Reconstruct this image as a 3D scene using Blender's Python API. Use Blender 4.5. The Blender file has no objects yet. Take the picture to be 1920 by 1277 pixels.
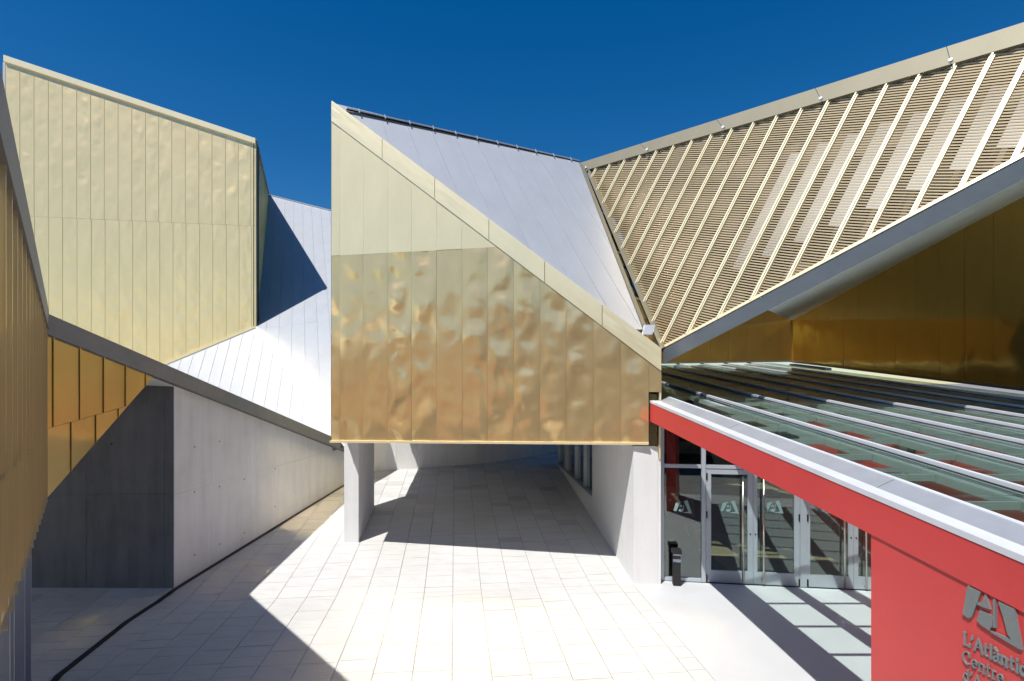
import bpy, math, random
from mathutils import Vector
V = Vector
random.seed(11)
S = bpy.context.scene
C = S.collection

# ------------------------------------------------------------------ camera, sky, sun, exposure
EYE = 4.2                      # eye height above the plaza (metres)
FPX, CX, HY = 1000.0, 960.0, 715.0   # focal length / principal column / horizon row, used only to survey the place
cam_d = bpy.data.cameras.new('camera')
cam = bpy.data.objects.new('camera', cam_d); C.objects.link(cam)
cam.location = (0, 0, EYE); cam.rotation_euler = (math.pi / 2, 0, 0)
cam_d.sensor_width = 36; cam_d.lens = 36 * FPX / 1920
cam_d.shift_y = (HY - 638.5) / 1920
cam_d.clip_start = 0.05; cam_d.clip_end = 3000
S.camera = cam
SUN = V((0.9, 1.17, -2.55)).normalized()          # the way the light travels
EL = math.asin(-SUN.z); ROT = math.atan2(-SUN.x, -SUN.y)
w = bpy.data.worlds.new('World'); S.world = w; w.use_nodes = True
nt = w.node_tree; nt.nodes.clear()
sky = nt.nodes.new('ShaderNodeTexSky'); sky.sky_type = 'NISHITA'; sky.sun_disc = False
sky.sun_elevation = EL; sky.sun_rotation = ROT
sky.altitude = 500; sky.air_density = 1.0; sky.dust_density = 0.25; sky.ozone_density = 3.0
hs = nt.nodes.new('ShaderNodeHueSaturation'); hs.inputs['Saturation'].default_value = 1.42; hs.inputs['Hue'].default_value = 0.503
hs.inputs['Value'].default_value = 1.0
bg = nt.nodes.new('ShaderNodeBackground'); bg.inputs[1].default_value = 0.074
wo = nt.nodes.new('ShaderNodeOutputWorld')
nt.links.new(sky.outputs[0], hs.inputs['Color']); nt.links.new(hs.outputs[0], bg.inputs[0]); nt.links.new(bg.outputs[0], wo.inputs[0])
sd = bpy.data.lights.new('sun', 'SUN'); sd.energy = 4.4; sd.angle = math.radians(0.5); sd.color = (1.0, 0.965, 0.91)
so = bpy.data.objects.new('sun', sd); C.objects.link(so); so.location = (-20, -25, 60)
so.rotation_euler = SUN.to_track_quat('-Z', 'Y').to_euler()
S.view_settings.view_transform = 'Standard'; S.view_settings.look = 'None'
S.view_settings.gamma = 1; S.view_settings.exposure = 0.5
S.cycles.max_bounces = 9; S.cycles.transparent_max_bounces = 16
S.cycles.blur_glossy = 0.2; S.cycles.sample_clamp_indirect = 0; S.cycles.glossy_bounces = 4; S.cycles.diffuse_bounces = 4

# ------------------------------------------------------------------ survey helpers
def ray(px, py): return V(((px - CX) / FPX, 1, (HY - py) / FPX))
def at(px, py, d): return V((0, 0, EYE)) + ray(px, py) * d
def hit(px, py, p0, n):
    r = ray(px, py); o = V((0, 0, EYE))
    return o + r * ((p0 - o).dot(n) / r.dot(n))
E1 = V((0.9943, 0.1065, 0)); E2 = V((-0.1065, 0.9943, 0))    # paving axes
V0 = 10.74; SLOPE = 0.098                                   # the ramp begins here
def gz(x, y):
    return max(0.0, (V((x, y, 0)).dot(E2) - V0) * SLOPE)
def P(x, y, z): return V((x, y, z))

# ------------------------------------------------------------------ materials
def newmat(name):
    m = bpy.data.materials.new(name); m.use_nodes = True
    t = m.node_tree; t.nodes.clear()
    out = t.nodes.new('ShaderNodeOutputMaterial')
    return m, t, out
def N(t, typ, **kw):
    n = t.nodes.new(typ)
    for k, v in kw.items(): setattr(n, k, v)
    return n
def math_node(t, op, a, b=None, c=None):
    n = t.nodes.new('ShaderNodeMath'); n.operation = op
    for i, x in enumerate((a, b, c)):
        if x is None: continue
        if isinstance(x, (int, float)): n.inputs[i].default_value = x
        else: t.links.new(x, n.inputs[i])
    return n.outputs[0]
def ramp(t, fac, stops):
    r = t.nodes.new('ShaderNodeValToRGB'); el = r.color_ramp.elements
    while len(el) < len(stops): el.new(0.5)
    for e, (p, c) in zip(el, stops): e.position = p; e.color = (*c, 1)
    t.links.new(fac, r.inputs[0]); return r.outputs[0]
def noise(t, vec, scale, detail=4, rough=0.55, w=None, dist=0.0):
    n = t.nodes.new('ShaderNodeTexNoise'); n.inputs['Scale'].default_value = scale
    n.inputs['Detail'].default_value = detail; n.inputs['Roughness'].default_value = rough; n.inputs['Distortion'].default_value = dist
    if w is not None:
        n.noise_dimensions = '4D'; t.links.new(w, n.inputs['W'])
    if vec is not None: t.links.new(vec, n.inputs['Vector'])
    return n.outputs['Fac']
def mapped(t, scale):
    g = t.nodes.new('ShaderNodeNewGeometry'); m = t.nodes.new('ShaderNodeMapping')
    m.inputs['Scale'].default_value = scale; t.links.new(g.outputs['Position'], m.inputs[0]); return m.outputs[0]
def mixrgb(t, fac, a, b, typ='MIX'):
    n = t.nodes.new('ShaderNodeMix'); n.data_type = 'RGBA'; n.blend_type = typ
    for i, x in ((0, fac), (6, a), (7, b)):
        if isinstance(x, (int, float)): n.inputs[i].default_value = x
        elif isinstance(x, tuple): n.inputs[i].default_value = (*x, 1)
        else: t.links.new(x, n.inputs[i])
    return n.outputs[2]
def bump(t, h, strength=1.0, dist=1.0):
    b = t.nodes.new('ShaderNodeBump'); b.inputs['Strength'].default_value = strength; b.inputs['Distance'].default_value = dist
    t.links.new(h, b.inputs['Height']); return b.outputs[0]
def principled(t, out, color, rough=0.6, metal=0.0, normal=None, spec=0.5):
    p = t.nodes.new('ShaderNodeBsdfPrincipled')
    if isinstance(color, tuple): p.inputs['Base Color'].default_value = (*color, 1)
    else: t.links.new(color, p.inputs['Base Color'])
    if isinstance(rough, (int, float)): p.inputs['Roughness'].default_value = rough
    else: t.links.new(rough, p.inputs['Roughness'])
    p.inputs['Metallic'].default_value = metal; p.inputs['Specular IOR Level'].default_value = spec
    if normal is not None: t.links.new(normal, p.inputs['Normal'])
    if out is not None: t.links.new(p.outputs[0], out.inputs[0])
    return p
def plain(name, color, rough=0.6, metal=0.0, var=0.08, bscale=0.0, spec=0.5, nscale=3.0):
    m, t, out = newmat(name)
    g = mapped(t, (1, 1, 1)); f = noise(t, g, nscale, 6, 0.65)
    lo = tuple(c * (1 - var) for c in color); hi = tuple(min(1, c * (1 + var)) for c in color)
    col = ramp(t, f, [(0.3, lo), (0.7, hi)])
    nn = None
    if bscale: nn = bump(t, noise(t, g, 60, 4), 0.4, bscale)
    r = math_node(t, 'MULTIPLY_ADD', f, 0.2, rough - 0.1)
    principled(t, out, col, r, metal, nn, spec)
    return m

def gold(name, col=(0.84, 0.66, 0.34), r_sharp=0.14, r_soft=0.5, soft=0.5, pillow=0.004, dent=0.006, dscale=(2.2, 2.2, 2.6), fine=0.0006, metal=0.85, rag=1.3):
    """satin brass-coloured sheet: a sharp and a soft lobe, oil-canned by pillow and dents"""
    m, t, out = newmat(name)
    oi = N(t, 'ShaderNodeObjectInfo'); uv = N(t, 'ShaderNodeUVMap'); sep = N(t, 'ShaderNodeSeparateXYZ')
    t.links.new(uv.outputs[0], sep.inputs[0])
    u = sep.outputs[0]
    pil = math_node(t, 'MULTIPLY', u, math_node(t, 'SUBTRACT', 1.0, u))
    rnd = math_node(t, 'MULTIPLY', oi.outputs['Random'], 37.0)
    amp = math_node(t, 'MULTIPLY_ADD', oi.outputs['Random'], 0.9, 0.5)
    cxyz = N(t, 'ShaderNodeCombineXYZ'); t.links.new(math_node(t, 'MULTIPLY', u, dscale[0]), cxyz.inputs[0]); t.links.new(math_node(t, 'MULTIPLY', sep.outputs[1], dscale[2]), cxyz.inputs[1])
    d1 = noise(t, cxyz.outputs[0], 1.0, rag, 0.4, rnd, 0.2)
    d2 = noise(t, mapped(t, (3, 3, 3)), 3.0, 3, 0.5, rnd)
    h = math_node(t, 'MULTIPLY', pil, pillow * 4)
    # dents are strongest away from the folded edges of the sheet
    edge = math_node(t, 'MINIMUM', math_node(t, 'MULTIPLY', pil, 4.6), 1.0)
    dd = math_node(t, 'MULTIPLY', math_node(t, 'MULTIPLY', math_node(t, 'SUBTRACT', d1, 0.45), amp), edge)
    h = math_node(t, 'ADD', h, math_node(t, 'MULTIPLY', dd, dent))
    h = math_node(t, 'ADD', h, math_node(t, 'MULTIPLY', d2, fine))
    nn = bump(t, h, 1.0, 1.0)
    stain = noise(t, mapped(t, (1.2, 1.2, 0.5)), 1.5, 6, 0.62, rnd)
    lo = tuple(c * 0.9 for c in col)
    cc = ramp(t, stain, [(0.3, lo), (0.7, col)])
    a = principled(t, None, cc, r_sharp, 1.0, nn)
    b = principled(t, None, cc, r_soft, metal, nn)
    mx = N(t, 'ShaderNodeMixShader'); mx.inputs[0].default_value = soft
    t.links.new(a.outputs[0], mx.inputs[1]); t.links.new(b.outputs[0], mx.inputs[2]); t.links.new(mx.outputs[0], out.inputs[0])
    return m

def concrete(name, col, streak=0.10, rough=0.75):
    m, t, out = newmat(name)
    g = mapped(t, (1, 1, 1)); big = noise(t, g, 0.9, 6, 0.6); med = noise(t, mapped(t, (5, 5, 0.7)), 1.0, 5, 0.6)
    fine = noise(t, g, 45, 5, 0.7)
    f = math_node(t, 'ADD', math_node(t, 'MULTIPLY', big, 0.5), math_node(t, 'MULTIPLY', med, 0.5))
    lo = tuple(c * (1 - 1.6 * streak) for c in col); hi = tuple(min(1, c * (1 + streak)) for c in col)
    cc = ramp(t, f, [(0.32, lo), (0.5, col), (0.68, hi)])
    cc = mixrgb(t, 0.12, cc, ramp(t, fine, [(0.3, (0.25, 0.25, 0.25)), (0.7, (0.75, 0.75, 0.75))]), 'OVERLAY')
    v = N(t, 'ShaderNodeTexVoronoi'); v.inputs['Scale'].default_value = 26; t.links.new(g, v.inputs['Vector'])
    pit = math_node(t, 'LESS_THAN', v.outputs['Distance'], 0.10)
    sel = math_node(t, 'GREATER_THAN', noise(t, g, 3.1, 2), 0.56)
    pit = math_node(t, 'MULTIPLY', pit, sel)
    cc = mixrgb(t, math_node(t, 'MULTIPLY', pit, 0.55), cc, tuple(c * 0.4 for c in col))
    h = math_node(t, 'SUBTRACT', math_node(t, 'MULTIPLY', fine, 0.0012), math_node(t, 'MULTIPLY', pit, 0.003))
    principled(t, out, cc, rough, 0, bump(t, h, 0.7, 1.0), 0.35)
    return m

def paving(name):
    m, t, out = newmat(name)
    ge = N(t, 'ShaderNodeNewGeometry'); rpi = ge.outputs['Random Per Island']
    g = mapped(t, (1, 1, 1))
    rot = N(t, 'ShaderNodeMapping'); rot.inputs['Rotation'].default_value = (0, 0, -0.107); rot.inputs['Scale'].default_value = (1.1, 5.0, 1)
    t.links.new(ge.outputs['Position'], rot.inputs[0])
    wv = math_node(t, 'MULTIPLY', rpi, 23.0)
    vein = noise(t, rot.outputs[0], 2.0, 7, 0.62, wv, 0.6)
    dirt = noise(t, g, 0.55, 5, 0.6)
    fine = noise(t, g, 70, 4, 0.7)
    base = ramp(t, rpi, [(0.0, (0.44, 0.442, 0.442)), (0.35, (0.57, 0.57, 0.568)), (0.7, (0.53, 0.524, 0.512)), (1.0, (0.60, 0.602, 0.602))])
    vc = ramp(t, vein, [(0.28, (0.36, 0.37, 0.38)), (0.5, (0.5, 0.5, 0.5)), (0.75, (0.60, 0.595, 0.58))])
    cc = mixrgb(t, 0.42, base, vc, 'OVERLAY')
    dc = ramp(t, dirt, [(0.35, (0.88, 0.86, 0.83)), (0.62, (1, 1, 1))])
    cc = mixrgb(t, 0.6, cc, dc, 'MULTIPLY')
    cc = mixrgb(t, 0.12, cc, ramp(t, fine, [(0.3, (0.3, 0.3, 0.3)), (0.7, (0.7, 0.7, 0.7))]), 'OVERLAY')
    h = math_node(t, 'ADD', math_node(t, 'MULTIPLY', fine, 0.0006), math_node(t, 'MULTIPLY', vein, 0.0015))
    principled(t, out, cc, 0.62, 0, bump(t, h, 0.6, 1.0), 0.35)
    return m

def glass(name, tint, refl=1.0, ior=1.5, haze=0.0, hcol=(0.3, 0.4, 0.4), wavy=True):
    m, t, out = newmat(name)
    fr = N(t, 'ShaderNodeFresnel'); fr.inputs[0].default_value = ior
    tr = N(t, 'ShaderNodeBsdfTransparent'); tr.inputs[0].default_value = (*tint, 1)
    gl = N(t, 'ShaderNodeBsdfGlossy'); gl.inputs['Roughness'].default_value = 0.005
    gl.inputs[0].default_value = (0.95, 1, 0.98, 1)
    if wavy:
        nn = bump(t, noise(t, mapped(t, (1, 1, 1)), 0.8, 1), 0.25, 0.01); t.links.new(nn, gl.inputs['Normal'])
    mx = N(t, 'ShaderNodeMixShader'); t.links.new(math_node(t, 'MULTIPLY', fr.outputs[0], refl), mx.inputs[0])
    t.links.new(tr.outputs[0], mx.inputs[1]); t.links.new(gl.outputs[0], mx.inputs[2])
    last = mx.outputs[0]
    if haze:
        df = N(t, 'ShaderNodeBsdfDiffuse'); df.inputs[0].default_value = (*hcol, 1)
        m2 = N(t, 'ShaderNodeMixShader'); m2.inputs[0].default_value = haze
        t.links.new(last, m2.inputs[1]); t.links.new(df.outputs[0], m2.inputs[2]); last = m2.outputs[0]
    t.links.new(last, out.inputs[0]); return m

GC = (0.85, 0.675, 0.36)
M = dict(
    tower=gold('pale_brass_sheet', (0.97, 0.755, 0.39), 0.20, 0.58, 0.58, 0.0008, 0.050, (1.0, 1.0, 1.7), 0.0005, 0.3, 1.0),
    box=gold('brass_sheet', (0.91, 0.66, 0.32), 0.18, 0.56, 0.42, 0.0010, 0.14, (0.9, 0.9, 1.5), 0.0005, 0.55, 1.3),
    boxup=gold('smooth_brass_sheet', (0.90, 0.765, 0.46), 0.25, 0.6, 0.60, 0.0003, 0.004, (0.6, 0.6, 0.8), 0.0004, 0.2),
    boxside=gold('brass_sheet_side', GC, 0.13, 0.4, 0.05, 0.0015, 0.06, (1.2, 1.2, 1.8), 0.0008, 0.95),
    coping=gold('brass_coping', (0.91, 0.79, 0.50), 0.24, 0.6, 0.68, 0.001, 0.014, (2.2, 2.2, 2.2), 0.0006, 0.25),
    lgold=gold('polished_brass_sheet', (0.84, 0.63, 0.28), 0.12, 0.45, 0.4, 0.0008, 0.010, (1.0, 1.0, 1.0), 0.0005, 0.8),
    lwall=gold('ribbed_brass_sheet', (0.90, 0.77, 0.51), 0.07, 0.45, 0.35, 0.002, 0.012, (1.0, 1.0, 1.2), 0.00008, 0.6),
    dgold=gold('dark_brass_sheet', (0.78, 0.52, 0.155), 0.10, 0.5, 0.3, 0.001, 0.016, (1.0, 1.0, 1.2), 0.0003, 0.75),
    rib=gold('brass_rib', (0.92, 0.84, 0.60), 0.3, 0.55, 0.8, 0.0, 0.001, (2, 2, 2), 0.0003, 0.2),
    slat=gold('brass_louvre', (0.74, 0.57, 0.335), 0.3, 0.55, 0.75, 0.0, 0.0, (2, 2, 2), 0.0, 0.3),
    fascia=gold('weathered_brass_fascia', (0.225, 0.205, 0.145), 0.5, 0.65, 0.9, 0.0005, 0.004, (1, 1, 1), 0.0005, 0.2),
    zinc=gold('pale_zinc_sheet', (0.475, 0.495, 0.53), 0.42, 0.6, 0.78, 0.0006, 0.004, (1.0, 1.0, 1.0), 0.0006, 0.25),
    zincl=gold('grey_zinc_sheet', (0.385, 0.405, 0.435), 0.42, 0.6, 0.8, 0.0006, 0.004, (1.0, 1.0, 1.0), 0.0006, 0.2),
    zincdark=plain('dark_zinc', (0.17, 0.175, 0.18), 0.5, 0.4, 0.12),
    beam=plain('grey_roof_beam', (0.24, 0.24, 0.23), 0.55, 0.0, 0.12, 0.001),
    greyfascia=plain('grey_fascia', (0.16, 0.18, 0.20), 0.45, 0.2, 0.06),
    soffit=plain('brightened_soffit', (0.78, 0.82, 0.86), 0.4, 0.0, 0.08),  # near white, standing in for sunlight thrown up by the glass roof
    dark=plain('dark_backing', (0.035, 0.03, 0.025), 0.8),
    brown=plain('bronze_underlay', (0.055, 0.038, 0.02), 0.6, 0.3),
    skylight=plain('pale_roof_sheet', (0.36, 0.37, 0.37), 0.5),
    conc=concrete('pale_concrete', (0.75, 0.74, 0.72), 0.08),
    concd=concrete('darkened_concrete', (0.19, 0.188, 0.187), 0.22),  # shade of the covered passage put into the end wall's colour
    concw=concrete('white_concrete', (0.66, 0.66, 0.655), 0.06),
    pave=paving('pale_stone_paving'),
    joint=plain('paving_bed', (0.21, 0.195, 0.175), 0.9, 0, 0.3, 0, 0.3, 6),
    floor=plain('white_resin_floor', (0.50, 0.515, 0.53), 0.45, 0, 0.035, 0, 0.5, 1.2),
    ground=plain('ground', (0.22, 0.21, 0.20), 0.9, 0, 0.2),
    slot=plain('black_slot', (0.012, 0.013, 0.014), 0.6),
    red=plain('red_paint', (0.56, 0.048, 0.048), 0.42, 0, 0.05, 0, 0.5, 1.5),
    white=plain('white_metal', (0.58, 0.60, 0.64), 0.35, 0.0, 0.05),
    gutter=plain('aluminium_gutter', (0.38, 0.40, 0.44), 0.36, 0.4, 0.06),
    wbeam=plain('white_roof_beam', (0.34, 0.38, 0.37), 0.5),
    alu=plain('grey_aluminium', (0.43, 0.48, 0.53), 0.38, 0.35, 0.05),
    steel=plain('brushed_steel', (0.62, 0.57, 0.50), 0.3, 0.95, 0.08),
    black=plain('black_plastic', (0.010, 0.010, 0.011), 0.65),
    bag=plain('clear_bag', (0.16, 0.19, 0.24), 0.2),
    sign=plain('grey_sign_metal', (0.20, 0.225, 0.23), 0.4, 0.3, 0.05),
    film=plain('frosted_film', (0.19, 0.29, 0.29), 0.7),
    tan=plain('foyer_floor', (0.50, 0.37, 0.23), 0.35, 0, 0.12),
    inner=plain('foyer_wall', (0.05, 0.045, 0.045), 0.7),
    roofglass=glass('green_roof_glass', (0.86, 0.925, 0.905), 0.40, 1.52, 0.015, (0.16, 0.30, 0.27), False),
    doorglass=glass('door_glass', (0.60, 0.68, 0.67), 2.6, 1.55),
    winglass=glass('window_glass', (0.25, 0.30, 0.31), 1.5, 1.55),
)

# ------------------------------------------------------------------ mesh helpers
ROOT = {}
def thing(name, label, cat, loc, group=None):
    o = bpy.data.objects.new(name, None); C.objects.link(o); o.location = loc
    o.empty_display_size = 0.3
    o['label'] = label; o['category'] = cat; o['kind'] = 'thing'
    if group: o['group'] = group
    ROOT[o] = V(loc); return o
class MB:
    def __init__(s): s.v = []; s.f = []; s.uv = {}
    def prism(s, poly, ext, uv=None, back=True):
        """poly: ring of points, ext: vector added to get the front ring"""
        n = len(poly); b = len(s.v)
        front = [p + ext for p in poly]
        nrm = V((0, 0, 0))
        for i in range(n): nrm += (front[i] - front[0]).cross(front[(i + 1) % n] - front[0])
        ring = list(range(n))
        if nrm.dot(ext) < 0: ring.reverse()
        s.v += front + list(poly)
        if uv:
            for i in range(n): s.uv[b + i] = uv[i]; s.uv[b + n + i] = uv[i]
        s.f.append([b + i for i in ring])
        if back: s.f.append([b + n + i for i in reversed(ring)])
        for k in range(n):
            i, j = ring[k], ring[(k + 1) % n]
            s.f.append([b + j, b + i, b + n + i, b + n + j])
        return s
    def box(s, c, ax, ay, az):
        q = [c - ax - ay - az, c + ax - ay - az, c + ax + ay - az, c - ax + ay - az]
        return s.prism(q, az * 2)
    def bar(s, p0, p1, wd, ht, up=V((0, 0, 1)), oz=0.0):
        """rectangular bar; its top/centre line: centre line shifted by oz along up"""
        d = (p1 - p0); dn = d.normalized(); side = dn.cross(up).normalized(); u2 = side.cross(dn).normalized()
        c = p0 + u2 * oz
        q = [c - side * wd / 2 - u2 * ht / 2, c + side * wd / 2 - u2 * ht / 2, c + side * wd / 2 + u2 * ht / 2, c - side * wd / 2 + u2 * ht / 2]
        return s.prism(q, d)
    def tube(s, p0, p1, r, n=10, r2=None):
        d = p1 - p0; dn = d.normalized(); a = dn.orthogonal().normalized(); bq = dn.cross(a); b = len(s.v)
        r2 = r if r2 is None else r2
        for k, (p, rr) in enumerate(((p0, r), (p1, r2))):
            for i in range(n):
                t = 2 * math.pi * i / n; s.v.append(p + (a * math.cos(t) + bq * math.sin(t)) * rr)
        for i in range(n): s.f.append([b + i, b + (i + 1) % n, b + n + (i + 1) % n, b + n + i])
        s.f.append([b + i for i in reversed(range(n))]); s.f.append([b + n + i for i in range(n)])
        return s
    def poly(s, pts):
        b = len(s.v); s.v += list(pts); s.f.append(list(range(b, b + len(pts)))); return s
    def build(s, name, mat, parent=None, smooth=False, kind=None):
        root = parent
        while root is not None and root.parent is not None: root = root.parent
        o0 = ROOT.get(root, V((0, 0, 0))) if root else V((0, 0, 0))
        me = bpy.data.meshes.new(name)
        me.from_pydata([tuple(p - o0) for p in s.v], [], s.f)
        if s.uv:
            l = me.uv_layers.new(name='UVMap')
            for lp in me.loops: l.data[lp.index].uv = s.uv.get(lp.vertex_index, (0.5, 0))
        me.materials.append(M[mat] if isinstance(mat, str) else mat); me.update()
        if smooth:
            for p in me.polygons: p.use_smooth = True
        o = bpy.data.objects.new(name, me); C.objects.link(o)
        if parent: o.parent = parent
        if kind: o['kind'] = kind
        return o
def struct(o, label=None):
    o['kind'] = 'structure'
    if label: o['label'] = label
    return o
def tag(o, label, cat, group=None, kind=None):
    o['label'] = label; o['category'] = cat
    if group: o['group'] = group
    if kind: o['kind'] = kind
    return o

def clip(poly, a, b, c):
    """keep a*u+b*v+c >= 0 (2-D)"""
    out = []; n = len(poly)
    for i in range(n):
        p, q = poly[i], poly[(i + 1) % n]
        dp = a * p[0] + b * p[1] + c; dq = a * q[0] + b * q[1] + c
        if dp >= 0: out.append(p)
        if (dp >= 0) != (dq >= 0):
            t = dp / (dp - dq); out.append((p[0] + (q[0] - p[0]) * t, p[1] + (q[1] - p[1]) * t))
    r = []
    for p in out:
        if not r or abs(p[0] - r[-1][0]) + abs(p[1] - r[-1][1]) > 1e-5: r.append(p)
    if len(r) > 1 and abs(r[0][0] - r[-1][0]) + abs(r[0][1] - r[-1][1]) < 1e-5: r.pop()
    return r
def area2(p):
    return abs(sum(p[i][0] * p[(i + 1) % len(p)][1] - p[(i + 1) % len(p)][0] * p[i][1] for i in range(len(p)))) / 2 if len(p) > 2 else 0
class Frame:
    def __init__(s, pts, up, toward):
        n = V((0, 0, 0))
        for i in range(len(pts)): n += (pts[i] - pts[0]).cross(pts[(i + 1) % len(pts)] - pts[0])
        n.normalize()
        if n.dot(toward - pts[0]) < 0: n = -n
        s.o = pts[0].copy(); s.n = n; s.v = (up - n * up.dot(n)).normalized(); s.u = s.v.cross(n).normalized()
    def to2(s, p): d = p - s.o; return (d.dot(s.u), d.dot(s.v))
    def to3(s, q, h=0.0): return s.o + s.u * q[0] + s.v * q[1] + s.n * h
def clad(parent, pts, up, toward, width, mat, rows=(), gap=0.006, th=0.012, off=0.004, rib=0.0, ribw=0.02, name='panel', jit=0.0, start=0.0, stagger=0.0, vary=0.0, backing=None, skip=1e-3):
    """cover a plane polygon with single sheets; rows: pairs of 3-D points along a cross joint"""
    fr = Frame(pts, up, toward); p2 = [fr.to2(p) for p in pts]
    if backing:
        MB().prism([fr.to3(q, -0.05) for q in p2], fr.n * 0.05).build('substructure', backing, parent)
    bands = []; lines = [(fr.to2(a), fr.to2(b)) for a, b in rows]
    lines = [(l if l[0][0] < l[1][0] else (l[1], l[0])) for l in lines]
    rest = p2
    for (a, b) in lines:     # bottom to top
        du, dv = b[0] - a[0], b[1] - a[1]; L = math.hypot(du, dv)
        A, B, Cc = -dv / L, du / L, (dv * a[0] - du * a[1]) / L      # >0 above
        bands.append(clip(rest, -A, -B, -Cc - gap / 2)); rest = clip(rest, A, B, Cc - gap / 2)
    bands.append(rest); res = []
    for bi, bp in enumerate(bands):
        if len(bp) < 3: continue
        u0 = min(q[0] for q in p2) - start - (stagger * bi) ; u1 = max(q[0] for q in p2)
        while u0 < u1:
            wd = width * (1 + random.uniform(-vary, vary))
            s = clip(clip(bp, 1, 0, -(u0 + gap / 2)), -1, 0, u0 + wd - gap / 2)
            if area2(s) > skip:
                mb = MB()
                tl = [random.uniform(-jit, jit) for _ in range(3)]
                pts3 = [fr.to3(q, off) for q in s]
                um = u0 + wd / 2; va_, vb_ = min(q[1] for q in s), max(q[1] for q in s); vm = (va_ + vb_) / 2; vh = max(0.3, (vb_ - va_) / 2)
                uv = [((q[0] - u0) / wd, q[1]) for q in s]
                n = len(s); mb.prism(pts3, fr.n * th, uv)
                for i, q in enumerate(s):
                    hgt = 0.4 * tl[0] * (q[0] - um) / wd * 2 + tl[1] * (q[1] - vm) / vh
                    mb.v[i] = mb.v[i] + fr.n * hgt
                if rib:
                    r2 = clip(s, -1, 0, u0 + gap / 2 + ribw)
                    if area2(r2) > 1e-5: mb.prism([fr.to3(q, off) for q in r2], fr.n * (th + rib), [(0.0, 0.0)] * len(r2))
                res.append(mb.build(name, mat, parent))
            u0 += wd
    return fr, res
EYEP = V((0, 0, EYE)); UP = V((0, 0, 1))

# ================================================================== GROUND
struct(MB().poly([P(-900, -900, -0.06), P(900, -900, -0.06), P(900, 900, -0.06), P(-900, 900, -0.06)]).build('ground', 'ground'))
def guv(u, v, dz=0.0):
    p = E1 * u + E2 * v
    return V((p.x, p.y, max(0.0, (v - V0) * SLOPE) + dz))
def fascia_x(y): return 3.73 - 0.08 * y          # the red fascia runs along this line
def edge_x(y): return 2.49 + 0.1 * (11.1 - y)    # paving / resin floor edge
flat = struct(MB().prism([guv(-14, 3.0, -0.05), guv(3.6, 3.0, -0.05), guv(3.6, V0, -0.05), guv(-14, V0, -0.05)], V((0, 0, 0.03))).build('plaza', 'joint'))
rampo = struct(MB().prism([guv(-14, V0, -0.05), guv(6, V0, -0.05), guv(6, 25, -0.05), guv(-14, 25, -0.05)], V((0, 0, 0.03))).build('ramp', 'joint'))
# single stone slabs in continuous columns
slabs = []
def uv_of(x, y): p = V((x, y, 0)); return (p.dot(E1), p.dot(E2))
ea, eb = uv_of(edge_x(11.6), 11.6), uv_of(edge_x(2), 2)
def right_clip(poly):
    du, dv = eb[0] - ea[0], eb[1] - ea[1]; L = math.hypot(du, dv)
    a, b = -(-dv) / L, -du / L            # left of the edge line
    c = -(a * ea[0] + b * ea[1])
    if a * (-5) + b * 7 + c < 0: a, b, c = -a, -b, -c
    return clip(poly, a, b, c - 0.006)
colw = 0.565
ucols = [-13.6 + i * colw for i in range(int(17.8 / colw) + 1)]
for ci, u0 in enumerate(ucols):
    for (va, vb, isramp) in ((3.2, V0, False), (V0, 24.2, True)):
        v = va - random.uniform(0, 0.14)
        while v < vb:
            L = random.choice((0.28, 0.34, 0.42, 0.42, 0.5, 0.58))
            if vb - (v + L) < 0.14: L = vb - v + 0.001
            a, b = max(v, va), min(v + L, vb)
            v += L
            if b - a < 0.06: continue
            g = 0.0035 + random.uniform(0, 0.002); gc = random.choice((0.0028, 0.0035, 0.005))
            q = [(u0 + g, a + gc), (u0 + colw - g, a + gc), (u0 + colw - g, b - gc), (u0 + g, b - gc)]
            if not isramp: q = right_clip(q)
            if area2(q) < 0.01: continue
            slabs.append((q, isramp))
def slab_size(q):
    um = sum(p[0] for p in q) / len(q); vm = sum(p[1] for p in q) / len(q); c = guv(um, vm)
    if c.y < 4: return 0
    X = CX + FPX * c.x / c.y; Y = HY + FPX * (EYE - c.z) / c.y
    if not (-10 < X < 1930 and Y < 1290): return 0
    if X < 60 or (X < 330 and Y < 1108): return 0
    if X < 640 and Y < 1107 - (X - 326) * 0.615: return 0
    if X > 1190 and c.y > 11: return 0
    return area2(q) / c.y ** 3
slabs.sort(key=lambda s: -slab_size(s[0]))
stuffm = {False: MB(), True: MB()}
for i, (q, isr) in enumerate(slabs):
    dz = random.uniform(-0.0015, 0.0015)
    tgt = MB() if i < 300 else stuffm[isr]
    top = [guv(p[0], p[1], -0.02) for p in q]
    tilt = random.uniform(-0.002, 0.002)
    tgt.prism(top, V((0, 0, 0.02 + dz)), back=False)
    if i < 300: tgt.build('paving_slab', 'pave', rampo if isr else flat)
stuffm[False].build('paving_slabs', 'pave', flat, kind='stuff')
stuffm[True].build('paving_slabs', 'pave', rampo, kind='stuff')
# smooth floor of the entrance
fl = [P(edge_x(11.6), 11.6, -0.05), P(edge_x(2), 2, -0.05), P(9, 2, -0.05), P(9, 11.2, -0.05), P(3.0, 11.6, -0.05)]
struct(MB().prism(fl, V((0, 0, 0.052))).build('entrance_floor', 'floor'))
struct(MB().prism([P(2.7, 11.34, -0.05), P(8.6, 10.66, -0.05), P(12, 11, -0.05), P(12, 22, -0.05), P(2.6, 22, -0.05)], V((0, 0, 0.058))).build('foyer_floor', 'tan'))
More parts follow.
